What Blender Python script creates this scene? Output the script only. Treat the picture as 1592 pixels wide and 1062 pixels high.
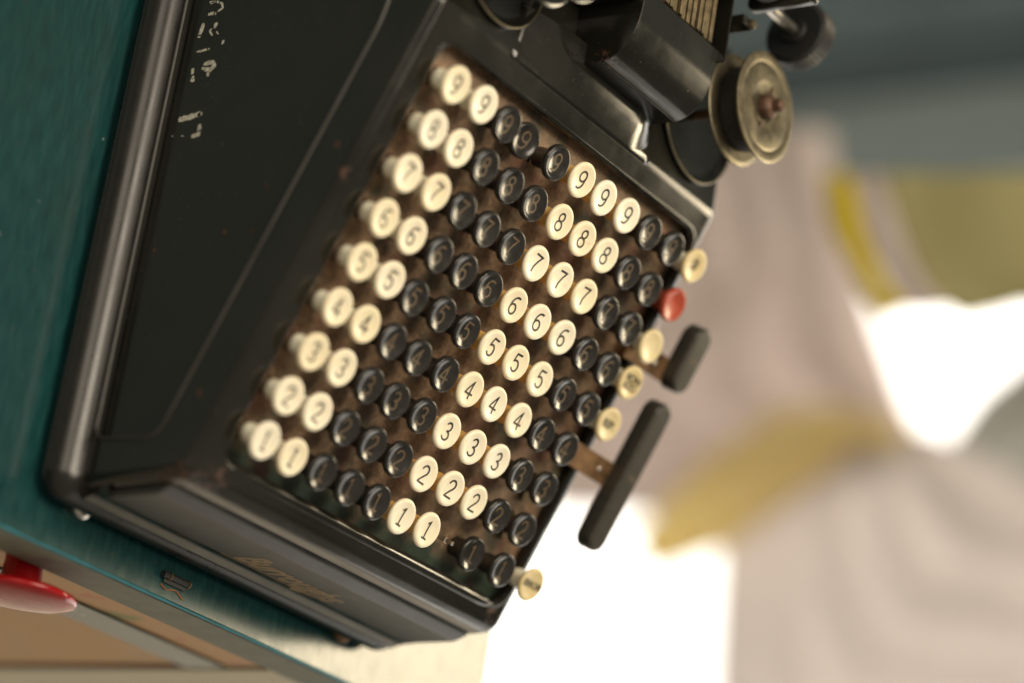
import bpy, bmesh, math, random
from mathutils import Matrix, Vector
random.seed(7)
for o in list(bpy.data.objects):
    bpy.data.objects.remove(o)
S = bpy.context.scene
COL = S.collection

# ------------------------------------------------------------------ camera
U = 0.016                      # one key column = 16 mm
TH = math.radians(23.3)        # slope of the keyboard
CT, ST = math.cos(TH), math.sin(TH)
ZT = 6.3                       # height of the key tops' mid point, in units
F_PX = 4491.1
RB = [[0.53956, 0.46761, 0.70015], [0.35601, -0.88030, 0.31357], [0.76297, 0.08007, -0.64145]]
TB = [-0.6779, -0.0329, 63.480]
u_ = Vector([RB[i][0] for i in range(3)]); v_ = Vector([RB[i][1] for i in range(3)]); n_ = Vector([RB[i][2] for i in range(3)])
Yc = CT * v_ - ST * n_; Zc = ST * v_ + CT * n_
M3 = Matrix((u_, Yc, Zc)).transposed()          # world -> camera (x right, y down, z forward)
CAM = M3.transposed() @ (-Vector(TB)) * U + Vector((0, 0, ZT * U))
cam_d = bpy.data.cameras.new('camera'); cam = bpy.data.objects.new('camera', cam_d); COL.objects.link(cam)
cx, cy, cz = M3[0], M3[1], M3[2]
Rw = Matrix((cx, -cy, -cz)).transposed().to_4x4()
cam.matrix_world = Matrix.Translation(CAM) @ Rw
cam_d.sensor_width = 36; cam_d.lens = F_PX * 36 / 1592
cam_d.clip_start = 0.05; cam_d.clip_end = 50
cam_d.dof.use_dof = True; cam_d.dof.aperture_fstop = 3.0; cam_d.dof.aperture_blades = 0
S.camera = cam

# ------------------------------------------------------------------ world and lamps
W = bpy.data.worlds.new('World'); S.world = W; W.use_nodes = True
bg = W.node_tree.nodes['Background']; bg.inputs[0].default_value = (1.0, 0.88, 0.71, 1); bg.inputs[1].default_value = 0.27
def area(name, loc, target, sx, sy, power, col):
    d = bpy.data.lights.new(name, 'AREA'); d.shape = 'RECTANGLE'; d.size = sx; d.size_y = sy; d.energy = power; d.color = col
    o = bpy.data.objects.new(name, d); COL.objects.link(o); o.location = loc
    o.rotation_euler = (Vector(target) - Vector(loc)).to_track_quat('-Z', 'Y').to_euler(); return o
area('ceiling_lamp', (-0.30, 0.28, 1.70), (0, 0, 0.1), 0.9, 0.9, 27, (1.0, 0.87, 0.69))
area('side_lamp', (-1.30, 0.45, 0.95), (0, 0, 0.1), 0.8, 0.8, 7, (1.0, 0.88, 0.70))
area('window_light', (1.00, 0.20, 0.68), (0, 0, 0.1), 0.32, 0.30, 5.8, (1.0, 0.83, 0.56))
S.view_settings.view_transform = 'Standard'; S.view_settings.look = 'None'
S.view_settings.exposure = 0.0; S.view_settings.gamma = 1.0; S.view_settings.use_curve_mapping = False
S.render.engine = 'CYCLES'

# ------------------------------------------------------------------ helpers
def BW(x, v, n):               # keyboard coordinates (units) -> world metres
    return Vector((x * U, (v * CT - n * ST) * U, (ZT + v * ST + n * CT) * U))
BM = Matrix.Translation(BW(0, 0, 0)) @ Matrix.Rotation(TH, 4, 'X')
def ray_h(px, py, D):          # where the sight line of a pixel meets a wall D metres away, facing the camera's heading
    d = M3.transposed() @ Vector(((px - 796) / F_PX, (py - 531) / F_PX, 1))
    fh = Vector((cz[0], cz[1], 0)).normalized()
    return CAM + d * (D / d.dot(fh))
def mat(name): 
    m = bpy.data.materials.new(name); m.use_nodes = True; nt = m.node_tree
    return m, nt, nt.nodes['Principled BSDF']
def N(nt, t, **kw):
    n = nt.nodes.new(t)
    for k, v in kw.items():
        if k.startswith('i_'): n.inputs[k[2:].replace('_', ' ')].default_value = v
        else: setattr(n, k, v)
    return n
def noise(nt, scale, detail=4, rough=.55, coord='Object', rnd=False):
    tc = N(nt, 'ShaderNodeTexCoord'); n = N(nt, 'ShaderNodeTexNoise'); n.inputs['Scale'].default_value = scale
    n.inputs['Detail'].default_value = detail; n.inputs['Roughness'].default_value = rough
    if rnd:
        oi = N(nt, 'ShaderNodeObjectInfo'); va = N(nt, 'ShaderNodeVectorMath', operation='ADD')
        mu = N(nt, 'ShaderNodeMath', operation='MULTIPLY'); mu.inputs[1].default_value = 7.3
        nt.links.new(oi.outputs['Random'], mu.inputs[0]); nt.links.new(mu.outputs[0], va.inputs[1]); nt.links.new(tc.outputs[coord], va.inputs[0])
        nt.links.new(va.outputs[0], n.inputs['Vector'])
    else: nt.links.new(tc.outputs[coord], n.inputs['Vector'])
    return n
def ramp(nt, src, stops):
    r = N(nt, 'ShaderNodeValToRGB'); e = r.color_ramp.elements
    while len(e) < len(stops): e.new(.5)
    for k, (p, c) in enumerate(stops):
        e[k].position = p; e[k].color = (c, c, c, 1) if isinstance(c, (int, float)) else (*c, 1)
    nt.links.new(src, r.inputs[0]); return r.outputs[0]
def mix(nt, fac, a, b):
    m = N(nt, 'ShaderNodeMix', data_type='RGBA')
    if isinstance(fac, (int, float)): m.inputs[0].default_value = fac
    else: nt.links.new(fac, m.inputs[0])
    for s, k in ((a, 6), (b, 7)):
        if isinstance(s, tuple): m.inputs[k].default_value = (*s, 1)
        else: nt.links.new(s, m.inputs[k])
    return m.outputs[2]
def bump(nt, bs, src, strength, dist):
    b = N(nt, 'ShaderNodeBump'); b.inputs['Strength'].default_value = strength; b.inputs['Distance'].default_value = dist
    nt.links.new(src, b.inputs['Height']); nt.links.new(b.outputs[0], bs.inputs['Normal'])

def simple(name, col, rough=.5, metal=0, var=.15, scale=300, rnd=False, bmp=0, spec=.5):
    m, nt, bs = mat(name)
    n = noise(nt, scale, 5, .6, rnd=rnd)
    c = ramp(nt, n.outputs[0], [(.3, tuple(x * (1 - var) for x in col)), (.7, tuple(min(1, x * (1 + var)) for x in col))])
    nt.links.new(c, bs.inputs['Base Color']); bs.inputs['Metallic'].default_value = metal
    r = ramp(nt, n.outputs[0], [(.3, max(.02, rough - .08)), (.7, min(1, rough + .08))]); nt.links.new(r, bs.inputs['Roughness'])
    bs.inputs['Specular IOR Level'].default_value = spec
    if bmp: bump(nt, bs, n.outputs[0], bmp, .0005)
    return m

RUST = [((-6.05, -5.2, .75), .6), ((-5.95, -4.6, .85), .35), ((-5.55, -4.98, 3.45), .55), ((-5.4, -5.1, 3.2), .5), ((-.75, 6.12, 8.92), .35), ((-4.85, -4.85, 3.7), .5), ((5.9, -4.95, 3.5), .22), ((5.5, -4.6, 3.8), .3), ((-6.3, -3.0, .3), .3), ((-6.3, 0.5, .3), .3), ((-6.3, 2.5, .35), .25), ((-5.72, 1.5, 6.4), .25), ((4.8, -5.4, .25), .5)]
# black enamel, dusty, with a few rust chips
def enamel():
    m, nt, bs = mat('black_enamel')
    base = ramp(nt, noise(nt, 14, 3).outputs[0], [(.35, (.0085, .0085, .0065)), (.65, (.0155, .015, .0115))])
    dust = ramp(nt, noise(nt, 900, 2, .5).outputs[0], [(.70, 0.), (.78, .35)])
    c = mix(nt, dust, base, (.16, .14, .11))
    chip = N(nt, 'ShaderNodeMath', operation='MULTIPLY')
    nt.links.new(ramp(nt, noise(nt, 95, 3, .7).outputs[0], [(.70, 0.), (.715, 1.)]), chip.inputs[0])
    nt.links.new(ramp(nt, noise(nt, 22, 1).outputs[0], [(.52, 0.), (.6, 1.)]), chip.inputs[1])
    c = mix(nt, chip.outputs[0], c, (.13, .05, .022))
    # rust where the corners have been knocked
    geo = N(nt, 'ShaderNodeTexCoord'); tot = None
    fr = ramp(nt, noise(nt, 330, 4, .7).outputs[0], [(.50, 0.), (.60, 1.)])
    for (x, y, z), rad in RUST:
        dn = N(nt, 'ShaderNodeVectorMath', operation='DISTANCE'); nt.links.new(geo.outputs['Object'], dn.inputs[0]); dn.inputs[1].default_value = (x * U, y * U, z * U)
        mr = N(nt, 'ShaderNodeMapRange'); mr.inputs[1].default_value = rad * U; mr.inputs[2].default_value = rad * .35 * U; nt.links.new(dn.outputs['Value'], mr.inputs[0])
        if tot is None: tot = mr.outputs[0]
        else:
            ad = N(nt, 'ShaderNodeMath', operation='MAXIMUM'); nt.links.new(tot, ad.inputs[0]); nt.links.new(mr.outputs[0], ad.inputs[1]); tot = ad.outputs[0]
    rm = N(nt, 'ShaderNodeMath', operation='MULTIPLY'); nt.links.new(tot, rm.inputs[0]); nt.links.new(fr, rm.inputs[1])
    mx_ = N(nt, 'ShaderNodeMath', operation='MAXIMUM'); nt.links.new(rm.outputs[0], mx_.inputs[0]); nt.links.new(chip.outputs[0], mx_.inputs[1]); chip = mx_
    c = mix(nt, rm.outputs[0], c, (.080, .032, .015))
    nt.links.new(c, bs.inputs['Base Color'])
    r1 = ramp(nt, noise(nt, 30, 6, .65).outputs[0], [(.28, .07), (.72, .24)])
    r = mix(nt, chip.outputs[0], r1, (.8, .8, .8)); nt.links.new(r, bs.inputs['Roughness'])
    bs.inputs['Specular IOR Level'].default_value = .55
    bump(nt, bs, noise(nt, 70, 2).outputs[0], .05, .0005)
    return m
def dusty(name='dusty_enamel', k=1.0, r0=.34, r1=.48):
    m = MT['enamel'].copy(); m.name = name; nt = m.node_tree; bs = nt.nodes['Principled BSDF']
    for l in list(bs.inputs['Base Color'].links) + list(bs.inputs['Roughness'].links): nt.links.remove(l)
    n = noise(nt, 60, 6, .65)
    nt.links.new(ramp(nt, n.outputs[0], [(.3, (.022 * k, .020 * k, .017 * k)), (.7, (.040 * k, .037 * k, .031 * k))]), bs.inputs['Base Color'])
    nt.links.new(ramp(nt, n.outputs[0], [(.3, r0), (.7, r1)]), bs.inputs['Roughness']); return m
def plate_mat():
    m, nt, bs = mat('dusty_key_plate')
    tc = N(nt, 'ShaderNodeTexCoord'); sep = N(nt, 'ShaderNodeSeparateXYZ'); nt.links.new(tc.outputs['Object'], sep.inputs[0])
    n1 = noise(nt, 300, 8, .75); n2 = noise(nt, 45, 4, .6); n3 = noise(nt, 900, 3, .6)
    br = ramp(nt, n1.outputs[0], [(.3, (.080, .048, .026)), (.5, (.205, .128, .072)), (.72, (.37, .255, .16))])
    gr = ramp(nt, n1.outputs[0], [(.3, (.016, .030, .018)), (.7, (.040, .064, .040))])
    # green paint survives along the front margin and in patches
    mp = N(nt, 'ShaderNodeMapRange'); mp.inputs[1].default_value = -4.22 * U; mp.inputs[2].default_value = -4.75 * U
    nt.links.new(sep.outputs[1], mp.inputs[0])
    ad = N(nt, 'ShaderNodeMath', operation='ADD'); nt.links.new(mp.outputs[0], ad.inputs[0])
    nt.links.new(ramp(nt, n2.outputs[0], [(.50, 0.), (.66, .8)]), ad.inputs[1]); ad.use_clamp = True
    c = mix(nt, ad.outputs[0], br, gr)
    red = ramp(nt, noise(nt, 60, 2).outputs[0], [(.56, 0.), (.68, .6)]); c = mix(nt, red, c, (.16, .062, .042))
    sp = ramp(nt, n3.outputs[0], [(.66, 0.), (.74, .5)]); c = mix(nt, sp, c, (.25, .18, .11))
    nt.links.new(c, bs.inputs['Base Color'])
    nt.links.new(ramp(nt, n1.outputs[0], [(.3, .42), (.7, .8)]), bs.inputs['Roughness'])
    bump(nt, bs, n1.outputs[0], .5, .0006); return m
def ivory(name, col, stain, edge):
    m, nt, bs = mat(name)
    n = noise(nt, 220, 3, .5, rnd=True); n2 = noise(nt, 130, 4, .6, rnd=True)
    oi_ = N(nt, 'ShaderNodeObjectInfo')
    tint = ramp(nt, oi_.outputs['Random'], [(0., col), (.55, tuple(a * b for a, b in zip(col, (.985, .965, .90)))), (1., tuple(a * b for a, b in zip(col, (.95, .90, .76))))])
    c = mix(nt, ramp(nt, n.outputs[0], [(.35, 0.), (.75, .4)]), tint, tuple(a * b for a, b in zip(col, (.90, .84, .68))))
    st = ramp(nt, n2.outputs[0], [(.66, 0.), (.78, .55)]); c = mix(nt, st, c, stain)
    # amber tone down the outer edge and underside of the cap
    tc = N(nt, 'ShaderNodeTexCoord'); sep = N(nt, 'ShaderNodeSeparateXYZ'); nt.links.new(tc.outputs['Object'], sep.inputs[0])
    mp = N(nt, 'ShaderNodeMapRange'); mp.inputs[1].default_value = -.05 * U; mp.inputs[2].default_value = -.14 * U; mp.inputs[4].default_value = .8
    nt.links.new(sep.outputs[2], mp.inputs[0]); c = mix(nt, mp.outputs[0], c, edge)
    nt.links.new(c, bs.inputs['Base Color']); bs.inputs['Roughness'].default_value = .33
    bs.inputs['Subsurface Weight'].default_value = .25; bs.inputs['Subsurface Radius'].default_value = (.003, .0018, .0008); bs.inputs['Subsurface Scale'].default_value = .5
    return m
MT = {}
MT['enamel'] = enamel(); MT['plate'] = plate_mat(); MT['dusty'] = dusty(); MT['satin'] = dusty('satin_enamel', .38, .24, .36)
MT['ivory'] = ivory('ivory_cap', (.86, .81, .67), (.50, .30, .10), (.60, .38, .13))
MT['cream'] = ivory('yellowed_cap', (.66, .57, .35), (.42, .28, .10), (.48, .30, .09))
MT['amber'] = simple('amber_neck', (.97, .86, .62), .35, 0, .3, 250, True)
MT['amber_deep'] = simple('deep_amber_neck', (.78, .46, .14), .35, 0, .3, 250, True)
MT['black_key'] = simple('black_key', (.019, .018, .016), .19, 0, .3, 200, True)
MT['red_key'] = simple('red_key', (.36, .058, .028), .28, 0, .15, 200)
MT['ink'] = simple('black_ink', (.026, .019, .012), .5, 0, .75, 800, True)
MT['worn_gold'] = simple('worn_gold_numeral', (.092, .060, .030), .5, 0, .45, 700, True)
MT['faded_ink'] = simple('faded_ink', (.13, .10, .05), .5, 0, .4, 700)
MT['steel'] = simple('steel', (.55, .52, .46), .35, 1, .2, 600)
MT['rusty_steel'] = simple('rusty_steel', (.20, .115, .055), .55, .6, .5, 220, bmp=.3)
MT['nickel'] = simple('tarnished_nickel', (.16, .138, .088), .40, .75, .3, 180, bmp=.08)
MT['rust'] = simple('rusted_nut', (.10, .055, .035), .6, .5, .4, 300, bmp=.3)
MT['rubber'] = simple('black_rubber', (.012, .012, .012), .55, 0, .3, 500)
MT['bar'] = simple('dull_black_bar', (.034, .031, .024), .34, 0, .15, 500, bmp=.05)
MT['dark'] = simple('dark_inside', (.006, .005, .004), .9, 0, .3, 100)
MT['brass'] = simple('aged_brass', (.15, .115, .062), .5, .5, .45, 260, bmp=.2)
MT['paint_white'] = simple('worn_white_paint', (.50, .48, .39), .6, 0, .6, 1100)
MT['gold'] = simple('gold_lettering', (.27, .18, .08), .45, .2, .35, 500)
MT['clip'] = simple('dark_clip', (.035, .037, .036), .4, .3, .3, 300)
MT['ribbon'] = simple('inked_ribbon', (.014, .012, .010), .85, 0, .3, 500)

def link(name, me, m, parent=None, mw=None, smooth=None):
    if m is not None:
        me.materials.clear(); me.materials.append(m)
    if smooth is not None:
        me.polygons.foreach_set('use_smooth', [True] * len(me.polygons))
        if smooth < 179: me.set_sharp_from_angle(angle=math.radians(smooth))
    o = bpy.data.objects.new(name, me); COL.objects.link(o)
    if parent is not None:
        o.parent = parent
        if parent.parent is None: o.matrix_parent_inverse = parent.matrix_basis.inverted()
    if mw is not None: o.matrix_basis = mw
    if smooth is not None and smooth < 179:
        w_ = o.modifiers.new('wn', 'WEIGHTED_NORMAL'); w_.keep_sharp = True
    return o
def me_from(verts, faces, name='m', fix=True):
    me = bpy.data.meshes.new(name); me.from_pydata([tuple(v) for v in verts], [], faces); me.update()
    if fix:
        bm = bmesh.new(); bm.from_mesh(me); bmesh.ops.remove_doubles(bm, verts=bm.verts, dist=1e-7); bmesh.ops.recalc_face_normals(bm, faces=bm.faces); bm.to_mesh(me); bm.free()
    return me
def thing(name, loc, label, cat, group=None):
    o = bpy.data.objects.new(name, None); COL.objects.link(o); o.location = loc; o.empty_display_size = .02
    o['label'] = label; o['category'] = cat
    if group: o['group'] = group
    bpy.context.view_layer.update(); return o
def tag(o, label, cat, group=None):
    o['label'] = label; o['category'] = cat
    if group: o['group'] = group
def box(x0, x1, y0, y1, z0, z1, bev=0, seg=2, s=U):
    bm = bmesh.new(); bmesh.ops.create_cube(bm, size=1)
    for v in bm.verts: v.co = ((x0 + x1) / 2 + v.co.x * (x1 - x0), (y0 + y1) / 2 + v.co.y * (y1 - y0), (z0 + z1) / 2 + v.co.z * (z1 - z0))
    if bev: bmesh.ops.bevel(bm, geom=bm.edges[:], offset=bev, segments=seg, affect='EDGES', profile=.5)
    for v in bm.verts: v.co *= s
    me = bpy.data.meshes.new('box'); bm.to_mesh(me); bm.free(); return me
def lathe(prof, seg=40, s=U, wob=None):
    vs, fs = [], []; n = len(prof)
    for k in range(seg):
        a = 2 * math.pi * k / seg
        for r, z in prof: vs.append((r * math.cos(a) * s, r * math.sin(a) * s, z * s))
    for k in range(seg):
        q = (k + 1) % seg
        for i in range(n - 1): fs.append((k * n + i, q * n + i, q * n + i + 1, k * n + i + 1))
    return me_from(vs, fs)
def rrect(x0, x1, y0, y1, r, seg=8):
    pts = []
    for (cx_, cy_, a0) in ((x1 - r, y1 - r, 0), (x0 + r, y1 - r, 90), (x0 + r, y0 + r, 180), (x1 - r, y0 + r, 270)):
        for k in range(seg + 1):
            a = math.radians(a0 + 90 * k / seg); pts.append((cx_ + r * math.cos(a), cy_ + r * math.sin(a)))
    return pts
def ring_loft(x0, x1, y0, y1, r, prof, cap_bot=True, cap_top=True, seg=8):
    vs, fs = [], []; n = None
    for off, z in prof:
        p = rrect(x0 - off, x1 + off, y0 - off, y1 + off, max(.02, r + off), seg); n = len(p)
        vs += [(a * U, b * U, z * U) for a, b in p]
    for i in range(len(prof) - 1):
        for k in range(n):
            q = (k + 1) % n; fs.append((i * n + k, i * n + q, (i + 1) * n + q, (i + 1) * n + k))
    if cap_bot: fs.append(tuple(range(n))[::-1])
    if cap_top: fs.append(tuple(range((len(prof) - 1) * n, len(prof) * n)))
    return me_from(vs, fs)
def tube(path, r, closed=False, seg=8):      # path: list of world Vectors, radius in metres (or list)
    vs, fs = [], []; n = len(path); up = None
    for i in range(n):
        a = path[(i - 1) % n] if (closed or i > 0) else path[i]; b = path[(i + 1) % n] if (closed or i < n - 1) else path[i]
        t = (b - a).normalized()
        if up is None: up = t.orthogonal().normalized()
        up = (up - t * up.dot(t)).normalized(); s = t.cross(up)
        rr = r[i] if isinstance(r, list) else r
        for k in range(seg):
            q = 2 * math.pi * k / seg; vs.append(path[i] + (up * math.cos(q) + s * math.sin(q)) * rr)
    m = n if closed else n - 1
    for i in range(m):
        j = (i + 1) % n
        for k in range(seg):
            l = (k + 1) % seg; fs.append((i * seg + k, i * seg + l, j * seg + l, j * seg + k))
    if not closed: fs += [tuple(range(seg))[::-1], tuple(range((n - 1) * seg, n * seg))]
    return me_from(vs, fs, fix=not closed)
def prism(poly, fn, a0, a1):                 # polygon in 2D swept between a0 and a1; fn(p, q, a) -> world
    n = len(poly); vs = [fn(p, q, a0) for p, q in poly] + [fn(p, q, a1) for p, q in poly]
    fs = [tuple(range(n))[::-1], tuple(range(n, 2 * n))] + [(k, (k + 1) % n, n + (k + 1) % n, n + k) for k in range(n)]
    return me_from(vs, fs)
def round_poly(poly, r, seg=6):
    out = []; n = len(poly)
    for i in range(n):
        p = Vector(poly[i]); a = (Vector(poly[i - 1]) - p); b = (Vector(poly[(i + 1) % n]) - p)
        rr = r[i] if isinstance(r, (list, tuple)) else r
        rr = min(rr, a.length * .45, b.length * .45); A = p + a.normalized() * rr; B = p + b.normalized() * rr
        for k in range(seg + 1):
            t = k / seg; q = A * (1 - t) ** 2 + p * 2 * t * (1 - t) + B * t * t; out.append((q.x, q.y))
    return out

# ------------------------------------------------------------------ the setting behind: floor, wall, window
def kind(o, k='structure'): o['kind'] = k; return o
FLOOR = -0.90
mfl = simple('floor_boards', (.52, .46, .37), .5, 0, .2, 8)
kind(link('floor', me_from([(-3, -3, FLOOR), (4, -3, FLOOR), (4, 4, FLOOR), (-3, 4, FLOOR)], [(0, 1, 2, 3)], fix=False), mfl))
FH = Vector((cz[0], cz[1], 0)).normalized(); RH = Vector((FH.y, -FH.x, 0))
CAMH = Vector((CAM.x, CAM.y, 0))
def wall_pt(a, z, D): p = CAMH + FH * D + RH * a; return Vector((p.x, p.y, z))
def pix_az(px, py, D):
    p = ray_h(px, py, D) - CAMH; return p.dot(RH), (p + CAMH).z
def wall_box(a0, a1, z0, z1, D0, D1):
    vs = [wall_pt(a, z, D) for D in (D0, D1) for z in (z0, z1) for a in (a0, a1)]
    return me_from(vs, [(0, 1, 3, 2), (4, 6, 7, 5), (0, 2, 6, 4), (1, 5, 7, 3), (0, 4, 5, 1), (2, 3, 7, 6)])
DW = 2.05
msl = simple('slate_paint', (.175, .228, .24), .55, 0, .08, 12)
msl2 = simple('dark_slate_paint', (.095, .138, .162), .5, 0, .08, 12)
a_e = pix_az(1350, 288, DW)[0]
wall = kind(link('wall', wall_box(a_e - 1.3, a_e - .02, FLOOR, 1.5, DW + .03, DW + .1), msl2))
ys = [(-420, -160), (-150, 68), (82, 128), (150, 288)]
for i, (y0, y1) in enumerate(ys):
    a0 = pix_az(1400, y0, DW)[0]; a1 = pix_az(1400, y1, DW)[0]
    link('board', wall_box(a0, a1, FLOOR, 1.5, DW + (.0 if i != 2 else .02), DW + .03), (msl2, msl2, msl2, msl)[i], wall)
link('header', wall_box(a_e - .019, a_e + 2.46, .4505, 1.5, DW + .02, DW + .1), msl2, wall)
# bright window beside the slate boards
mwin, nt, bs = mat('window_daylight'); bs.inputs['Base Color'].default_value = (.8, .8, .8, 1)
bs.inputs['Emission Color'].default_value = (1, .965, .89, 1); bs.inputs['Emission Strength'].default_value = 2.3
mfr = simple('white_frame', (.75, .73, .68), .4, 0, .05, 20)
win = kind(link('window', wall_box(a_e + .001, a_e + .04, FLOOR + .02, .45, DW + .02, DW + .1), mfr))
link('frame', wall_box(a_e + 2.4, a_e + 2.46, FLOOR + .02, .45, DW + .02, DW + .1), mfr, win)
link('pane', wall_box(a_e + .041, a_e + 2.399, FLOOR + .02, .45, DW + .055, DW + .062), mwin, win)
link('frame', wall_box(a_e + .041, a_e + 2.399, .39, .45, DW + .02, DW + .05), mfr, win)

# ------------------------------------------------------------------ the table
def teal():
    m, nt, bs = mat('teal_paint')
    tc = N(nt, 'ShaderNodeTexCoord'); mpp = N(nt, 'ShaderNodeMapping'); mpp.inputs['Scale'].default_value = (1, .16, 1); nt.links.new(tc.outputs['Object'], mpp.inputs[0])
    n = N(nt, 'ShaderNodeTexNoise'); n.inputs['Scale'].default_value = 520; n.inputs['Detail'].default_value = 5; nt.links.new(mpp.outputs[0], n.inputs['Vector'])
    c = ramp(nt, n.outputs[0], [(.25, (.006, .032, .034)), (.52, (.009, .050, .051)), (.8, (.017, .068, .066))])
    sc = ramp(nt, noise(nt, 60, 5, .7).outputs[0], [(.66, 0.), (.76, .35)]); c = mix(nt, sc, c, (.055, .060, .045))
    dr = ramp(nt, noise(nt, 170, 1).outputs[0], [(.785, 0.), (.80, .7)]); c = mix(nt, dr, c, (.35, .42, .36))
    st = ramp(nt, noise(nt, 11, 5, .65).outputs[0], [(.45, 0.), (.7, .55)]); c = mix(nt, st, c, (.013, .034, .030))
    wr = ramp(nt, noise(nt, 260, 4, .7).outputs[0], [(.64, 0.), (.70, .5)]); c = mix(nt, wr, c, (.05, .045, .03))
    nt.links.new(c, bs.inputs['Base Color'])
    nt.links.new(ramp(nt, n.outputs[0], [(.3, .16), (.7, .26)]), bs.inputs['Roughness']); bump(nt, bs, n.outputs[0], .02, .0002); return m
MT['teal'] = teal()
MT['teal_edge'] = simple('greyed_teal_edge', (.15, .16, .115), .6, 0, .35, 90, bmp=.2)
MT['cyan'] = simple('blue_worn_arris', (.015, .15, .19), .5, 0, .3, 120)
MT['tan'] = simple('tan_drawer', (.47, .27, .10), .5, 0, .12, 30)
def printed():
    m, nt, bs = mat('printed_drawer')
    n = noise(nt, 26, 2); n2 = noise(nt, 60, 2)
    c = mix(nt, ramp(nt, n.outputs[0], [(.58, 0.), (.66, .8)]), (.50, .27, .10), (.17, .20, .05))
    c = mix(nt, ramp(nt, n2.outputs[0], [(.62, 0.), (.7, .7)]), c, (.52, .12, .08))
    nt.links.new(c, bs.inputs['Base Color']); bs.inputs['Roughness'].default_value = .5; return m
MT['printed'] = printed()
MT['red_gloss'] = simple('red_gloss', (.32, .005, .008), .15, 0, .08, 90)
MT['cream_paint'] = simple('cream_paint', (.55, .50, .36), .5, 0, .1, 40)
MT['brown_edge'] = simple('brown_edge', (.13, .055, .02), .6, 0, .3, 60)
TX0, TX1, TY0, TY1 = -34., 11.05, -6.35, 30.
tab = thing('table', (0, 0.15, FLOOR), 'teal painted wooden table with drawers and a red knob under the adding machine', 'table')
# top slab with the small worn arris
top = link('table_top', box(TX0, TX1, TY0, TY1, -1.45, 0, .07, 2), MT['teal'], tab)
fe = []
link('front_edge', box(TX0 + .1, TX1 - .1, TY0 - .012, TY0 + .1, -1.37, -.09), MT['teal_edge'], top)
link('worn_arris', tube([Vector((x * U, (TY0 + .028) * U, -.030 * U)) for x in [TX0 + .2 + i * 1.0 for i in range(45)]], [(.026 + .022 * random.random()) * U for _ in range(45)]), MT['cyan'], top, smooth=60)
DY = -6.0
link('drawer', box(-14, 5.05, DY, DY + .8, -3.55, -1.5), MT['printed'], tab)
rail = link('rail', box(-14, 5.05, DY - .06, DY + .9, -4.8, -3.56), MT['teal'], tab)
link('drawer', box(-14, 5.0, DY + .02, DY + .8, -14.0, -4.82), MT['tan'], tab)
link('side_rail', box(5.0, 5.32, DY - .03, DY + .9, -14.0, -4.81), MT['brown_edge'], tab)
link('stile', box(5.33, 10.3, DY - .05, DY + 1.2, FLOOR / U, -1.46), MT['cream_paint'], tab)
link('cabinet_body', box(-14, 10.2, DY + 1.21, 28, FLOOR / U, -1.47), MT['teal'], tab)
link('cabinet_body', box(-33, -14.01, DY + .4, 28, FLOOR / U, -1.47), MT['teal'], tab)
link('plinth', box(-14, 5.3, DY + .1, DY + 1.2, FLOOR / U, -14.02), MT['teal'], tab)
kn = [(0, .0), (.42, .0), (.44, -.05), (.43, .25), (.46, .62), (.75, .72), (1.1, .78), (1.27, .85), (1.31, .92), (1.27, 1.0), (1.0, 1.08), (.6, 1.13), (.25, 1.15), (0, 1.155)]
KX, KZ = -4.05, -1.93
link('drawer_knob', lathe(kn, 56), MT['red_gloss'], tab, Matrix.Translation((KX * U, (DY - .0) * U, KZ * U)) @ Matrix.Rotation(math.radians(90), 4, 'X'), smooth=60)

# ------------------------------------------------------------------ the adding machine
mach = thing('adding_machine', (.18 * U, 2 * U, 0), 'old black enamelled full keyboard adding machine with rows of ivory and black number keys', 'adding machine')
XL, XR = -5.72, 6.08
NF = -.45
P0 = (-5.16, .4); 
def side_pt(y, z, x): return Vector((x * U, y * U, z * U))
prof = [(-5.16, .4), (-4.96, 3.67), (5.32, 8.1), (9.8, 8.0), (9.8, .4)]
body = link('body', prism(prof, side_pt, XL, XR), MT['enamel'], mach)
bv = body.modifiers.new('bevel', 'BEVEL'); bv.width = .30 * U; bv.segments = 6; bv.limit_method = 'WEIGHT'
bw = body.data.attributes.new('bevel_weight_edge', 'FLOAT', 'EDGE')
for e in body.data.edges:
    a_, b_ = (body.data.vertices[i].co for i in e.vertices)
    cr = abs(a_.y - 5.32 * U) < 1e-5 and abs(b_.y - 5.32 * U) < 1e-5
    bw.data[e.index].value = .4 if cr else 1.
# cutters are consumed by booleans that are applied below
def cut(me):
    c = bpy.data.objects.new('cutter', me); COL.objects.link(c)
    m = body.modifiers.new('cut', 'BOOLEAN'); m.operation = 'DIFFERENCE'; m.solver = 'EXACT'; m.object = c; return c
OX0, OX1, OV0, OV1 = -5.02, 5.74, -5.03, 5.02
def board_pt(x, v, n): return BW(x, v, n)
open_poly = rrect(OX0, OX1, OV0, OV1, .5, 8)
cutters = [cut(prism(open_poly, board_pt, -1.9, .6))]
side_poly = round_poly([(-4.06, .98), (-4.12, 2.72), (5.2, 6.72), (8.7, 6.9), (8.7, .98)], [.3, .4, .6, .4, .4])
cutters.append(cut(prism(side_poly, lambda y, z, x: side_pt(y, z, x), XL - .3, XL + .13)))
FA = math.atan2(.20, 3.27)     # lean of the front wall
def front_pt(x, z, d): return Vector((x * U, (-5.16 + (z - .4) * .2 / 3.27 - d) * U, z * U))
front_poly = rrect(-4.55, 4.75, 1.12, 2.95, .4, 6)
bpy.context.view_layer.update()
dg = bpy.context.evaluated_depsgraph_get()
new_me = bpy.data.meshes.new_from_object(body.evaluated_get(dg), depsgraph=dg)
body.modifiers.clear(); body.data = new_me
new_me.polygons.foreach_set('use_smooth', [True] * len(new_me.polygons)); new_me.set_sharp_from_angle(angle=math.radians(38))
for c in cutters: bpy.data.objects.remove(c)
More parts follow.
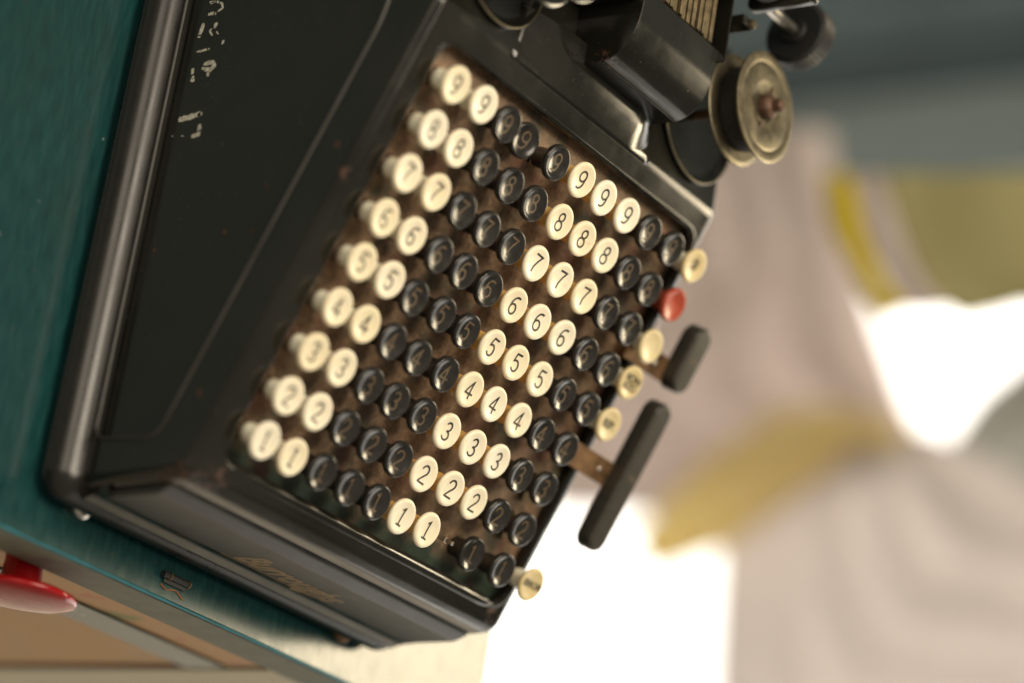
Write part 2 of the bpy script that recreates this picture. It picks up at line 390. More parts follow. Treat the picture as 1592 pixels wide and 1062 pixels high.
# weighted normals keep the long flats flat
wn = body.modifiers.new('wn', 'WEIGHTED_NORMAL'); wn.keep_sharp = True
# beads pressed round the recesses and the lip of the key opening
bead = []
for i in range(len(side_poly)):
    p, q = Vector(side_poly[i]), Vector(side_poly[(i + 1) % len(side_poly)]); k = max(1, int((q - p).length / .4)); bead += [p.lerp(q, j / k) for j in range(k)]
link('panel_bead', tube([side_pt(p.x, p.y, XL - .002) for p in bead], .05 * U, True, 10), MT['dusty'], mach, smooth=180)
fp_poly = round_poly([(-4.85, .95), (-5.26, .95), (-5.215, 2.72), (-5.05, 3.06), (-4.85, 3.06)], [.01, .02, .08, .10, .01], 5)
fpan = link('front_panel', prism(fp_poly, side_pt, -5.35, 5.72), MT['dusty'], mach, smooth=40)
bv = fpan.modifiers.new('bevel', 'BEVEL'); bv.width = .2 * U; bv.segments = 5; bv.limit_method = 'ANGLE'; bv.angle_limit = math.radians(60); fpan.modifiers.move(1, 0)
link('front_flare', prism([(-5.0, .8), (-5.36, .8), (-5.33, .93), (-5.28, 1.08), (-5.255, 1.25), (-5.24, 1.5), (-5.0, 1.5)], side_pt, XL + .15, XR - .3), MT['enamel'], mach, smooth=60)
lip = rrect(OX0 - .02, OX1 + .02, OV0 - .02, OV1 + .02, .52, 10)
lip_d = []
for i in range(len(lip)):
    a = Vector(lip[i]); b = Vector(lip[(i + 1) % len(lip)]); k = max(1, int((b - a).length / .35))
    lip_d += [a.lerp(b, j / k) for j in range(k)]
link('opening_lip', tube([BW(p[0], p[1], NF - .088) for p in lip_d], .10 * U, True, 10), MT['enamel'], mach, smooth=180)
link('front_lip', tube([BW(OX0 + .35 + i * (OX1 - OX0 - .7) / 40, OV0 - .015, NF - .115) for i in range(41)], [.10 * U, .14 * U] + [.165 * U] * 37 + [.14 * U, .10 * U], seg=12), MT['enamel'], mach, smooth=180)
# skirt and feet
link('base_skirt', ring_loft(-6.30, 6.22, -5.42, 10.1, .55, [(-.12, .2), (-.03, .24), (0, .34), (0, .46), (-.03, .60), (-.10, .73), (-.21, .84), (-.36, .91), (-.52, .94), (-.66, .95)]), MT['satin'], mach, smooth=50)
for fx, fy in ((-4.75, -5.2), (4.75, -5.2), (-5.5, 9.2), (5.5, 9.2)):
    link('foot', lathe([(0, 0), (.26, 0), (.30, .04), (.30, .15), (.22, .22), (0, .22)], 20), MT['rusty_steel'] if fx > 0 else MT['steel'], mach, Matrix.Translation((fx * U, fy * U, 0)), smooth=40)

# key plate with a real slot under every key
RP = 1.0551
def colx(c): return c - 4.5
def rowv(r): return (r - 5) * RP
PN = -.82
def plate():
    xs = [OX0 - .25]; 
    for c in range(10): xs += [colx(c) - .035, colx(c) + .035]
    xs += [OX1 + .25]
    vs_ = [OV0 - .25]
    for r in range(1, 10): vs_ += [rowv(r) - .24, rowv(r) + .24]
    vs_ += [OV1 + .25]
    V = [(x * U, v * U, PN * U) for v in vs_ for x in xs]; nx = len(xs); F = []
    for j in range(len(vs_) - 1):
        for i in range(nx - 1):
            if i % 2 == 1 and j % 2 == 1: continue
            F.append((j * nx + i, j * nx + i + 1, (j + 1) * nx + i + 1, (j + 1) * nx + i))
    return me_from(V, F, fix=False)
pl = link('key_plate', plate(), MT['plate'], mach, BM)
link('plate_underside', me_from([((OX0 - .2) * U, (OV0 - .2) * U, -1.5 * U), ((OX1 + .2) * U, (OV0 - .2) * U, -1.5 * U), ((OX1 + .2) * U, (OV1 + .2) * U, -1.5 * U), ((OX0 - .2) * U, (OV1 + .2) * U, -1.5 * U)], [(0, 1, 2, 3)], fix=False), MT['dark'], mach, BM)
for v0 in (-3.2, -2.2):       # bare guide strips along the right margin
    link('guide_strip', box(4.78, 4.98, v0 - .35, v0 + .35, PN + .004, PN + .10, .02, 1), MT['brass'], mach, BM)

# numerals: single-stroke engraver's figures
def arc(cx_, cy_, rx, ry, a0, a1, n=14):
    return [(cx_ + rx * math.cos(math.radians(a0 + (a1 - a0) * k / n)), cy_ + ry * math.sin(math.radians(a0 + (a1 - a0) * k / n))) for k in range(n + 1)]
DIG = {1: [[(-.13, .86), (0.02, 1), (0.02, 0)], [(-.17, 0), (.21, 0)]],
       2: [arc(0, .72, .27, .28, 170, -35) + [(-.28, 0), (.29, 0)]],
       3: [arc(-.01, .755, .23, .245, 150, -90) , arc(-.01, .255, .28, .255, 90, -150)],
       4: [[(.10, 0), (.10, 1), (-.31, .27), (.31, .27)]],
       5: [[(.24, 1), (-.17, 1), (-.22, .54)] + arc(-.01, .32, .28, .32, 128, -145)],
       6: [arc(0, .29, .27, .29, 0, 360, 22), [(-.27, .30), (-.245, .5)] + arc(.12, .52, .365, .48, 172, 72, 8)],
       7: [[(-.28, 1), (.28, 1), (.08, .62), (-.05, .3), (-.09, 0)]],
       8: [arc(0, .27, .28, .27, 0, 360, 22), arc(0, .77, .22, .23, 0, 360, 22)],
       9: [[(-x, 1 - y) for x, y in arc(0, .29, .27, .29, 0, 360, 22)], [(-x, 1 - y) for x, y in [(-.27, .30), (-.245, .5)] + arc(.12, .52, .365, .48, 172, 72, 8)]]}
WP = [(0, -.050), (.10, -.048), (.20, -.038), (.28, -.020), (.335, -.002), (.37, .0), (.40, -.014), (.418, -.045), (.418, -.080), (.40, -.115), (.34, -.150), (.26, -.185), (.20, -.23)]
WN_ = [(.20, -.225), (.19, -.29), (.215, -.36), (.225, -.54), (.21, -.60), (.18, -.62), (0, -.62)]
BP = [(0, -.062), (.12, -.060), (.22, -.050), (.30, -.030), (.345, -.006), (.375, .0), (.402, -.016), (.416, -.055), (.41, -.13), (.37, -.185), (.30, -.23), (.25, -.29), (.235, -.62), (.20, -.66), (0, -.66)]
def dish(prof, r):
    for (r0, z0), (r1, z1) in zip(prof, prof[1:]):
        if r0 <= r <= r1: return z0 + (z1 - z0) * (r - r0) / max(1e-6, r1 - r0)
    return 0
def stroke_mesh(lines, h, w, prof, dx=0, dy=0):
    vs, fs = [], []
    for ln in lines:
        pts = [Vector(p) for p in ln]; d = []
        for a, b in zip(pts, pts[1:]):
            k = max(1, int((b - a).length / .09)); d += [a.lerp(b, j / k) for j in range(k)]
        d.append(pts[-1]); d = [Vector((p.x * h + dx, (p.y - .5) * h + dy)) for p in d]
        b0 = len(vs)
        for i, p in enumerate(d):
            a = d[max(0, i - 1)]; b = d[min(len(d) - 1, i + 1)]; t = b - a
            t = t.normalized() if t.length > 1e-6 else Vector((1, 0)); nn = Vector((-t.y, t.x))
            t1 = (p - a).normalized() if i > 0 and (p - a).length > 1e-6 else t
            k = min(1.5, 1 / max(.5, abs(nn.dot(Vector((-t1.y, t1.x))))))
            if i == 0: p = p - t * w * .4
            if i == len(d) - 1: p = p + t * w * .4
            for s in (1, -1):
                q = p + nn * s * w / 2 * k; vs.append((q.x * U, q.y * U, (dish(prof, q.length) + .0045) * U))
        for i in range(len(d) - 1): fs.append((b0 + 2 * i, b0 + 2 * i + 1, b0 + 2 * i + 3, b0 + 2 * i + 2))
    me = me_from(vs, fs, fix=False)
    for p in me.polygons:
        if p.normal.z < 0: p.flip()
    return me
white_me = lathe(WP, 44); white_me.materials.append(MT['ivory']); neck_me = lathe(WN_, 28); black_me = lathe(BP, 44)
for me_ in (white_me, neck_me, black_me): me_.polygons.foreach_set('use_smooth', [True] * len(me_.polygons))
neck_me.materials.append(MT['amber']); neck2_me = neck_me.copy(); neck2_me.materials.clear(); neck2_me.materials.append(MT['amber_deep']); black_me.materials.append(MT['black_key'])
stem_me = box(-.03, .03, -.11, .11, -1.45, -.55); stem_me.materials.append(MT['steel'])
cream_me = white_me.copy(); cream_me.materials.clear(); cream_me.materials.append(MT['cream'])
red_me = black_me.copy(); red_me.materials.clear(); red_me.materials.append(MT['red_key'])
num_w = {d: stroke_mesh(DIG[d], .40, .047, WP) for d in DIG}; num_b = {d: stroke_mesh(DIG[d], .40, .044, BP) for d in DIG}
for d in DIG: num_w[d].materials.append(MT['ink']); num_b[d].materials.append(MT['worn_gold'])
def child(name, me, parent):
    o = bpy.data.objects.new(name, me); COL.objects.link(o); o.parent = parent; return o
WHITE = {0, 1, 5, 6, 7}
drop = {(9, 3): -.27, (1, 8): -.20}
for r in range(1, 10):
    for c in range(10):
        if (r, c) == (1, 7): continue
        h = drop.get((r, c), 0) + random.uniform(-.025, .025)
        tilt = Matrix.Rotation(math.radians(random.uniform(-2.2, 2.2)), 4, 'X') @ Matrix.Rotation(math.radians(random.uniform(-2.2, 2.2)), 4, 'Y') @ Matrix.Rotation(math.radians(random.uniform(-5, 5)), 4, 'Z')
        if (r, c) == (9, 3): tilt = tilt @ Matrix.Rotation(math.radians(-5), 4, 'Y')
        w = c in WHITE
        k = link('key', white_me if w else black_me, None, mach, BM @ Matrix.Translation((( colx(c) + random.uniform(-.015, .015)) * U, (rowv(r) + random.uniform(-.015, .015)) * U, h * U)) @ tilt)
        child('numeral', (num_w if w else num_b)[r], k)
        if w: child('neck', neck_me if c < 2 else neck2_me, k)
        child('stem', stem_me, k)
# the bare stem whose key cap is missing
link('bare_stem', box(colx(7) - .03, colx(7) + .05, rowv(1) - .05, rowv(1) + .05, -1.4, -.05, .012, 1), MT['steel'], mach, BM)['label'] = 'bare steel stem whose key cap is missing'
link('stem_collar', box(colx(7) - .045, colx(7) + .065, rowv(1) - .065, rowv(1) + .065, -.34, -.26, .012, 1), MT['steel'], mach, BM)

# function keys
def text_mesh(body_, size, shear=0, space=1.0, align='CENTER'):
    cu = bpy.data.curves.new('t', 'FONT'); cu.body = body_; cu.size = size * U; cu.shear = shear; cu.align_x = align; cu.align_y = 'CENTER'; cu.space_character = space; cu.space_line = .8
    cu.resolution_u = 3; cu.offset = .035 * size * U
    o = bpy.data.objects.new('t', cu); COL.objects.link(o); bpy.context.view_layer.update()
    d = bpy.context.evaluated_depsgraph_get(); me = bpy.data.meshes.new_from_object(o.evaluated_get(d), depsgraph=d)
    bpy.data.objects.remove(o); return me
def dish_text(me, prof):
    bm = bmesh.new(); bm.from_mesh(me); bmesh.ops.triangulate(bm, faces=bm.faces[:])
    for v in bm.verts: v.co.z = (dish(prof, math.hypot(v.co.x, v.co.y) / U) + .006) * U
    bm.to_mesh(me); bm.free(); return me
fn = [(5.60, rowv(9.01), 0, 'cream', '$', .46), (5.61, rowv(8.02), 0, 'red', '', 0), (5.57, rowv(6.96), 0, 'cream', '', 0),
      (5.53, rowv(6.02), 0, 'cream', 'NON\nADD', .25), (5.53, rowv(4.97), 0, 'cream', 'REP.', .27), (5.72, rowv(1.03), .04, 'cream', 'ERROR', .23)]
for x, v, h, colr, tx, sz in fn:
    k = link('key', cream_me if colr == 'cream' else red_me, None, mach, BM @ Matrix.Translation((x * U, v * U, h * U)) @ Matrix.Rotation(math.radians(random.uniform(-2, 2)), 4, 'X'))
    k['label'] = ('yellowed cream function key marked ' + tx.replace('\n', ' ')) if tx else ('orange red function key' if colr == 'red' else 'blank yellowed cream function key')
    if colr == 'cream': child('neck', neck_me, k)
    if tx:
        me_ = dish_text(text_mesh(tx, sz), WP); me_.materials.append(MT['ink']); child('lettering', me_, k)
        if tx == '$':
            me_ = dish_text(text_mesh('S', .36), WP); me_.materials.append(MT['faded_ink'])
            for v_2 in me_.vertices: v_2.co.x += .07 * U; v_2.co.y -= .05 * U; v_2.co.z -= .002 * U
            child('lettering', me_, k)
    child('stem', stem_me, k)
# motor bars on brackets at the right-hand side
def stadium(L, w, n=10):
    p = []
    for s, a0 in ((1, 0), (-1, 180)):
        for k in range(n + 1):
            a = math.radians(a0 + 180 * k / n); p.append((w / 2 * math.cos(a), s * (L / 2 - w / 2) + w / 2 * math.sin(a)))
    return p
def bar_mesh(L, w, t):
    pr = [(-.06, -t), (0, -t + .06), (0, -.10), (-.03, -.035), (-.085, 0)]
    vs, fs = [], []; 
    for off, z in pr:
        q = stadium(L + 2 * off, w + 2 * off); n = len(q); vs += [(a * U, b * U, z * U) for a, b in q]
    for i in range(len(pr) - 1):
        for k in range(n): fs.append((i * n + k, i * n + (k + 1) % n, (i + 1) * n + (k + 1) % n, (i + 1) * n + k))
    fs += [tuple(range(n))[::-1], tuple(range((len(pr) - 1) * n, len(pr) * n))]
    return me_from(vs, fs)
for x, v, L, w, h, bv_, lab in ((7.25, -.83, 3.95, .66, .02, -1.0, 'long black motor bar'), (7.28, 2.34, 1.72, .66, .02, 1.85, 'short black motor bar')):
    b = link('motor_bar', bar_mesh(L, w, .52), MT['bar'], mach, BM @ Matrix.Translation((x * U, v * U, h * U)), smooth=50); b['label'] = lab
    m_ = box(-.15, .15, -.02, .02, .0005, .004); m_.materials.append(MT['worn_gold']); child('mark', m_, b)
    for s in (-.10, .0, .10):
        m_ = box(s - .018, s + .018, -.06, .04, .0005, .0046); m_.materials.append(MT['worn_gold']); child('mark', m_, b)
    br = link('bracket', box(5.3, 7.2, bv_ - .30, bv_ + .30, -.50, -.42, .02, 1), MT['rusty_steel'], mach, BM, smooth=40)
    link('bracket_leg', box(5.36, 5.44, bv_ - .28, bv_ + .28, -1.2, -.501), MT['rusty_steel'], mach, BM)
    link('rivet', lathe([(0, .05), (.04, .045), (.07, .02), (.075, 0), (0, 0)], 16), MT['steel'], mach, BM @ Matrix.Translation((6.5 * U, bv_ * U, -.42 * U)), smooth=60)

# maker's name on the front panel
nm = text_mesh('Burroughs', 1.0, shear=.42, space=1.0, align='LEFT'); nm.materials.append(MT['gold'])
FRONT = Matrix.Translation(side_pt(-5.26 - .95 * .0254, 0, 0)) @ Matrix.Rotation(math.radians(90) - math.atan2(.045, 1.77), 4, 'X')
wid = max(v.co.x for v in nm.vertices)
for v in nm.vertices: v.co.x = v.co.x / wid * 3.6 * U
o = link('maker_name', nm, None, mach, FRONT @ Matrix.Translation((-1.2 * U, 1.75 * U, .006 * U)))
link('name_underline', box(-1.5, 1.9, 1.33, 1.36, .003, .007), MT['gold'], mach, FRONT)

# worn white stencil marks on the left side panel (y, z in units on the side)
def blob(cy_, cz_, ry, rz, rot, n=16, jag=.25):
    pts = []
    for k in range(n):
        a = 2 * math.pi * k / n; q = 1 + random.uniform(-jag, jag); y = ry * math.cos(a) * q; z = rz * math.sin(a) * q
        c_, s_ = math.cos(math.radians(rot)), math.sin(math.radians(rot)); pts.append((cy_ + y * c_ - z * s_, cz_ + y * s_ + z * c_))
    return pts
def pix_side(px, py, X):
    d = M3.transposed() @ Vector(((px - 796) / F_PX, (py - 531) / F_PX, 1)); s = (X * U - CAM.x) / d.x; p = CAM + d * s; return p.y / U, p.z / U
SX = XL + .118
def mark(strokes):   # each stroke: list of pixels on the photograph + width in units
    vs, fs = [], []
    for pix, w in strokes:
        pts = [Vector(pix_side(240 + a / 4.425, b / 4.425, SX)) for a, b in pix]
        d = []
        for a, b in zip(pts, pts[1:]):
            k = max(1, int((b - a).length / .035)); d += [a.lerp(b, j / k) for j in range(k)]
        d.append(pts[-1]); b0 = len(vs)
        for i, p in enumerate(d):
            a = d[max(0, i - 1)]; b = d[min(len(d) - 1, i + 1)]; t = (b - a).normalized(); nn = Vector((-t.y, t.x))
            e = .62 if i in (0, len(d) - 1) else 1
            for s in (1, -1):
                q = p + nn * s * w / 2 * e * random.uniform(.72, 1.15); vs.append(side_pt(q.x, q.y, SX))
        for i in range(len(d) - 1):
            if random.random() < .06 and 1 < i < len(d) - 2: continue
            fs.append((b0 + 2 * i, b0 + 2 * i + 1, b0 + 2 * i + 3, b0 + 2 * i + 2))
    return me_from(vs, fs, fix=False)
marks = [[([(165, 828), (235, 808), (318, 783)], .14), ([(300, 805), (322, 770)], .12)],
         [([(310, 855), (305, 925), (255, 940)], .11)], [([(185, 935), (200, 938)], .04), ([(120, 938), (130, 935)], .04)],
         [([(340, 160), (322, 210), (306, 260)], .11)], [([(430, 155), (412, 195)], .09), ([(395, 195), (380, 215), (400, 245)], .05), ([(425, 215), (440, 235)], .04)],
         [([(478, 275), (465, 305)], .06)], [([(290, 358), (330, 350), (380, 335)], .055)],
         [([(335, 480), (350, 440), (400, 425), (415, 450), (385, 480), (345, 480)], .11), ([(365, 490), (370, 525)], .08)],
         [([(265, 470), (262, 510)], .09), ([(250, 550), (275, 555)], .10), ([(270, 520), (262, 545)], .07)],
         [([(380, 15), (430, 10), (465, 25), (470, 55), (435, 80)], .055), ([(370, 100), (400, 92), (425, 95)], .085), ([(385, 25), (415, 15)], .06)]]
for mk in marks:
    link('paint_mark', mark(mk), MT['paint_white'], mach)
# rust spots knocked through the enamel on the side and the front corner
for px, py, r in ((343, 358, .05), (386, 356, .06), (524, 224, .07), (88, 738, .13), (103, 745, .10), (70, 755, .09), (178, 430, .03), (408, 285, .04)):
    y, z = pix_side(px, py, XL - .01)
    if z > 1.1:
        pts = blob(y, z, r, r * .8, 0); ins = .98 < z < 6 and -4 < y
        link('rust_chip', prism(pts, side_pt, (SX + .012 if ins else XL - .004), (SX - .006 if ins else XL + .02)), MT['rust'], mach)

# printing section at the rear: cowl, plinth, comb of type bars
CX0, CX1 = -.78, 2.45
cow = round_poly([(6.1, 8.0), (6.1, 8.88), (6.17, 9.16), (6.42, 9.48), (6.9, 9.70), (7.8, 9.80), (7.8, 8.0)], [.01, .06, .2, .3, .4, .06, .01], 6)
cowl = link('printer_cowl', prism(cow, side_pt, CX0, CX1), MT['enamel'], mach)
bv = cowl.modifiers.new('bevel', 'BEVEL'); bv.width = .07 * U; bv.segments = 3; bv.limit_method = 'ANGLE'; bv.angle_limit = math.radians(50); w_ = cowl.modifiers.new('wn', 'WEIGHTED_NORMAL'); w_.keep_sharp = True
cowl.data.polygons.foreach_set('use_smooth', [True] * len(cowl.data.polygons)); cowl.data.set_sharp_from_angle(angle=math.radians(35))
link('cowl_bead', tube([side_pt(6.10, 8.90, CX0 + .03 + i * .1) for i in range(32)], .03 * U), MT['enamel'], mach, smooth=60)
def wedge():
    pr = round_poly([(5.0, 7.8), (5.30, 8.125), (5.98, 8.43), (6.6, 8.43), (6.6, 7.8)], [.01, .02, .25, .05, .01], 5); n = len(pr); secs = []
    for k in range(7):                      # both ends blend down into the deck
        f = math.sin(math.pi / 2 * k / 6); secs.append((-3.0 + 1.9 * (k / 6), f))
    for k in range(7):
        f = math.cos(math.pi / 2 * k / 6); secs.append((1.75 + 1.05 * (k / 6), f))
    vs, fs = [], []
    for x, f in secs:
        for y, z in pr:
            base = 8.0 if y < 5.9 else 7.95
            z2 = z if z < 8.12 else 8.10 + (z - 8.10) * f - .03 * (1 - f)
            vs.append(side_pt(y + .35 * (1 - f) * (y < 6.5 and z > 8.12), z2, x))
    for i in range(len(secs) - 1):
        for k in range(n): fs.append((i * n + k, i * n + (k + 1) % n, (i + 1) * n + (k + 1) % n, (i + 1) * n + k))
    fs += [tuple(range(n))[::-1], tuple(range((len(secs) - 1) * n, len(secs) * n))]
    return me_from(vs, fs)
link('cowl_plinth', wedge(), MT['enamel'], mach, smooth=180)
link('housing_wall', box(-1.35, -.80, 7.5, 9.2, 7.9, 9.6, .06, 3), MT['enamel'], mach, smooth=50)
for i in range(11):
    x = .0 + i * .20; dz = random.uniform(-.05, .07)
    link('type_bar', box(x, x + .13, 7.83, 9.6 + random.uniform(-.1, .1), 9.45, 9.80 + dz, .015, 1), MT['brass'], mach)
link('side_plate', box(2.452, 2.51, 7.5, 9.8, 8.0, 9.98, .02, 2), MT['enamel'], mach, smooth=40)
link('comb_backing', box(-.1, 2.4, 7.85, 9.9, 8.12, 9.42), MT['dark'], mach)
# ribbon spools, upright spindles
def spool(x, y, dark=False):
    z0 = 9.2
    s = link('ribbon_spool', lathe([(0, .72), (.36, .72), (.38, .76), (.60, .77), (.66, .805), (.98, .805), (1.02, .77), (1.08, .77), (1.13, .80), (1.27, .795), (1.32, .775), (1.33, .74), (1.31, .71), (1.2, .70), (.5, .70), (.45, .66), (.45, .1), (.5, .07), (1.2, .07), (1.31, .05), (1.33, .02), (1.31, -.02), (1.2, -.03), (0, -.03)], 64), MT['enamel'] if dark else MT['nickel'], mach, Matrix.Translation((x * U, y * U, z0 * U)), smooth=50)
    child_me = lathe([(.46, .08), (.98, .08), (1.0, .12), (1.0, .66), (.98, .69), (.46, .69)], 48); child_me.materials.append(MT['ribbon']); child('ribbon', child_me, s)
    nut = lathe([(0, 1.24), (.10, 1.24), (.15, 1.20), (.16, 1.02), (.22, .98), (.27, .95), (.30, .90), (.31, .74), (0, .74)], 10); nut.materials.append(MT['rust']); child('spindle_nut', nut, s)
    for a in (70, 255):
        cl = box(.44, .66, -.025, .025, .775, .80); cl.materials.append(MT['rust']); cc = child('clip', cl, s); cc.rotation_euler = (0, 0, math.radians(a))
    link('spool_pan', lathe([(0, .06), (1.3, .06), (1.42, .10), (1.50, .20), (1.55, .21), (1.58, .17), (1.50, .03), (1.4, 0), (0, 0)], 56), MT['enamel'], mach, Matrix.Translation((x * U, (y - .1) * U, 8.02 * U)), smooth=50)
    link('pan_rim', tube([Vector(((x + 1.55 * math.cos(a * math.pi / 28)) * U, (y - .1 + 1.55 * math.sin(a * math.pi / 28)) * U, 8.225 * U)) for a in range(56)], .028 * U, True), MT['nickel'], mach, smooth=180)
    link('spindle', lathe([(0, 1.1), (.12, 1.1), (.12, .0), (0, 0)], 14), MT['rusty_steel'], mach, Matrix.Translation((x * U, y * U, 8.06 * U)))
spool(4.5, 7.3); spool(-3.9, 7.3, True)
# carriage with platen and knurled knob
link('ribbon_post', box(3.0, 3.45, 8.75, 9.0, 7.8, 10.0, .04, 2), MT['enamel'], mach)
link('post_screw', lathe([(0, .10), (.10, .09), (.12, .05), (.12, 0), (0, 0)], 18), MT['nickel'], mach, Matrix.Translation((3.35 * U, 8.87 * U, 10.0 * U)), smooth=50)
KY, KZ2 = 9.54, 10.12
RX = Matrix.Rotation(math.radians(90), 4, 'Y')
link('platen_shaft', lathe([(0, 0), (.14, 0), (.14, 1.6), (0, 1.6)], 20), MT['steel'], mach, Matrix.Translation((3.5 * U, KY * U, KZ2 * U)) @ RX, smooth=40)
def knurled(r, L, teeth=44):
    vs, fs = [], []; n = teeth * 2
    pr = [(.30, 0), (r - .12, 0), (r, .06), (r, L - .08), (r - .1, L), (.0, L)]
    for rr, z in pr:
        for k in range(n):
            q = rr * (1 - (.045 if (k % 2 and rr > r - .05) else 0)); a = 2 * math.pi * k / n; vs.append((q * math.cos(a) * U, q * math.sin(a) * U, z * U))
    for i in range(len(pr) - 1):
        for k in range(n): fs.append((i * n + k, i * n + (k + 1) % n, (i + 1) * n + (k + 1) % n, (i + 1) * n + k))
    return me_from(vs, fs)
link('platen_knob', knurled(.82, .6), MT['rubber'], mach, Matrix.Translation((5.1 * U, KY * U, KZ2 * U)) @ RX, smooth=30)
link('knob_collar', lathe([(.14, -.02), (.30, -.02), (.32, .02), (.32, .12), (0, .12)], 24), MT['rubber'], mach, Matrix.Translation((5.0 * U, KY * U, KZ2 * U)) @ RX, smooth=40)
link('platen', lathe([(0, 0), (.62, 0), (.65, .03), (.65, 7.5), (.62, 7.53), (0, 7.53)], 40), MT['rubber'], mach, Matrix.Translation((-4.4 * U, 9.9 * U, 10.55 * U)) @ RX, smooth=40)
link('carriage_end_plate', box(3.2, 3.62, 9.25, 11.4, 9.85, 11.6, .12, 3), MT['enamel'], mach, smooth=40)
link('carriage_rail', box(-5.2, 3.19, 10.7, 11.3, 8.12, 10.1, .08, 2), MT['enamel'], mach, smooth=40)

# ------------------------------------------------------------------ small litter in front of the machine
cl = thing('spring_clip', (-1.35 * U, -5.82 * U, 0), 'small dark metal clip lying on the teal table before the front skirt', 'clip')
R1 = Matrix.Translation((-1.35 * U, -5.80 * U, .002)) @ Matrix.Rotation(math.radians(2), 4, 'Z')
link('clip_body', tube([Vector((-.45 * U + .09 * U * i, 0, .08 * U)) for i in range(11)], .08 * U, seg=12), MT['clip'], cl, Matrix.Translation((-1.35 * U, -5.80 * U, 0)), smooth=50)
for sx in (-.25, .40):
    link('clip_band', lathe([(0, 0), (.09, 0), (.09, .04), (0, .04)], 16), MT['rusty_steel'], cl, Matrix.Translation(((-1.35 + sx) * U, -5.80 * U, .09 * U)) @ RX, smooth=40)
link('clip_tail', box(-.36, .40, -.17, -.04, .0, .03, .01, 1), MT['clip'], cl, Matrix.Translation((-1.35 * U, -5.80 * U, .0005)))
th_ = [Vector(((-1.75 + .1 * i) * U, (-6.02 - .05 * math.sin(i * .9) - .012 * i) * U, .02 * U)) for i in range(9)]
tr = link('orange_thread', tube(th_, .011 * U, seg=6), simple('orange_thread', (.45, .13, .015), .7), None)
tag(tr, 'short orange thread lying beside the small dark clip', 'thread')

# ------------------------------------------------------------------ cloths hanging before the window
def cloth_mat(name, col, tr_=.25, var=.08):
    m, nt, bs = mat(name); n = noise(nt, 9, 3)
    nt.links.new(ramp(nt, n.outputs[0], [(.3, tuple(x * (1 - var) for x in col)), (.7, tuple(x * (1 + var) for x in col))]), bs.inputs['Base Color'])
    bs.inputs['Roughness'].default_value = .85
    if tr_:
        t = N(nt, 'ShaderNodeBsdfTranslucent'); t.inputs[0].default_value = (*col, 1); mx = N(nt, 'ShaderNodeMixShader'); mx.inputs[0].default_value = tr_
        out = nt.nodes['Material Output']; nt.links.new(bs.outputs[0], mx.inputs[1]); nt.links.new(t.outputs[0], mx.inputs[2]); nt.links.new(mx.outputs[0], out.inputs[0])
    return m
def poly_at(seq, t):
    L = [0]
    for a, b in zip(seq, seq[1:]): L.append(L[-1] + math.hypot(b[0] - a[0], b[1] - a[1]))
    s = t * L[-1]
    for i in range(len(seq) - 1):
        if s <= L[i + 1] or i == len(seq) - 2:
            k = (s - L[i]) / max(1e-6, L[i + 1] - L[i]); return (seq[i][0] + (seq[i + 1][0] - seq[i][0]) * k, seq[i][1] + (seq[i + 1][1] - seq[i][1]) * k)
def drape(name, A, B, D, m, folds=4, amp=.012, nu=26, nv=40, parent=None, thick=.003, ph=0):
    vs, fs = [], []
    for j in range(nv + 1):
        a = poly_at(A, j / nv); b = poly_at(B, j / nv)
        for i in range(nu + 1):
            t = i / nu; px = a[0] + (b[0] - a[0]) * t; py = a[1] + (b[1] - a[1]) * t
            vs.append(ray_h(px, py, D + amp * math.sin(ph + t * folds * 2 * math.pi + .8 * math.sin(j / nv * 3)) + amp * .4 * math.sin(t * 17 + j * .2)))
    for j in range(nv):
        for i in range(nu): k = j * (nu + 1) + i; fs.append((k, k + 1, k + nu + 2, k + nu + 1))
    me = me_from(vs, fs)
    o = link(name, me, m, parent, smooth=180); so = o.modifiers.new('thickness', 'SOLIDIFY'); so.thickness = thick; return o
MAU = cloth_mat('mauve_cloth', (.70, .63, .605), .45); YEL = cloth_mat('mustard_cloth', (.92, .82, .50), .5)
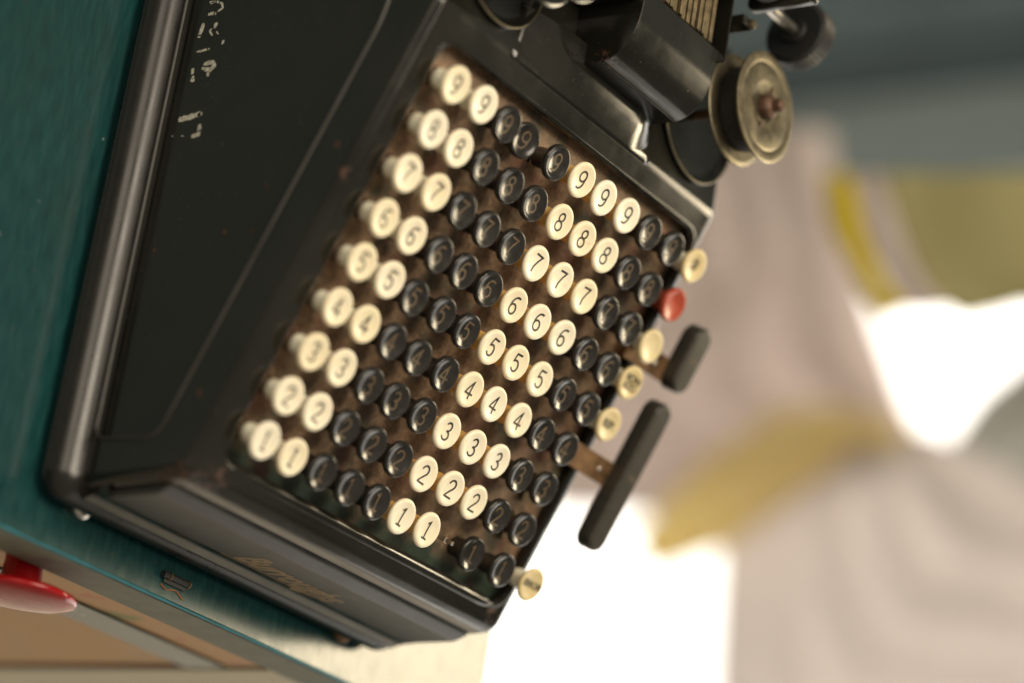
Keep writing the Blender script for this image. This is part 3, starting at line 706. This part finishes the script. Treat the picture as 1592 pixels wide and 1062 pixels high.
YEL2 = cloth_mat('deep_yellow_cloth', (.66, .50, .015), 0); MAU_LIT = cloth_mat('mauve_cloth_lit', (.78, .735, .72), .45); OLI = cloth_mat('olive_cloth', (.52, .48, .24), .2)  # the paler mauve is the same cloth with stronger light put into its colour
GRY = cloth_mat('grey_cloth', (.45, .46, .43), .3)
cur = thing('mauve_drape', ray_h(1400, 690, 1.86), 'dusty mauve cloth tied in the middle with a mustard yellow sash before the window', 'drape')
drape('cloth', [(1440, 668), (1600, 745), (1720, 790)], [(1395, 700), (1290, 720), (1190, 785), (1125, 850), (1112, 1070), (1150, 1250), (1720, 1300)], 1.86, MAU_LIT, 5, .006, parent=cur)
drape('cloth', [(1440, 690), (1405, 625), (1365, 520), (1330, 400), (1300, 270), (1290, 200)], [(1390, 715), (1080, 800), (850, 790), (870, 640), (1000, 520), (960, 300), (960, 200)], 1.88, MAU, 4, .007, parent=cur, ph=1)
sash = drape('sash', [(1395, 655), (1290, 628), (1210, 640), (1100, 715), (985, 830)], [(1405, 700), (1330, 690), (1250, 760), (1130, 850), (1015, 893)], 1.83, YEL, 1.5, .008, nu=14, parent=cur)
oli = thing('olive_drape', ray_h(1450, 340, 1.5), 'olive cloth with a mauve and yellow striped hem hanging beside the slate boards', 'drape')
drape('cloth', [(1370, 270), (1400, 370), (1440, 455), (1500, 495), (1560, 482), (1640, 450)], [(1900, 270), (1900, 290), (1900, 310), (1900, 330), (1900, 350), (1900, 380)], 1.505, OLI, 2, .002, parent=oli)
drape('yellow_stripe', [(1278, 270), (1300, 370), (1340, 455), (1372, 496)], [(1322, 270), (1342, 370), (1378, 440), (1406, 482)], 1.50, YEL2, 1, .002, nu=8, parent=oli)
drape('mauve_stripe', [(1323, 270), (1343, 370), (1379, 440), (1407, 482)], [(1368, 270), (1398, 370), (1438, 440), (1470, 480)], 1.50, MAU, 1, .002, nu=8, parent=oli)
gr = drape('grey_drape', [(1470, 690), (1530, 610), (1620, 540)], [(1640, 830), (1680, 800), (1720, 760)], 1.95, GRY, 2, .01)
tag(gr, 'pale grey cloth hanging behind the mauve drape', 'drape')

# ------------------------------------------------------------------ focus
fp = BW(1.1, 0.0, 0)
cam_d.dof.focus_distance = (fp - CAM).dot(Vector(cz))
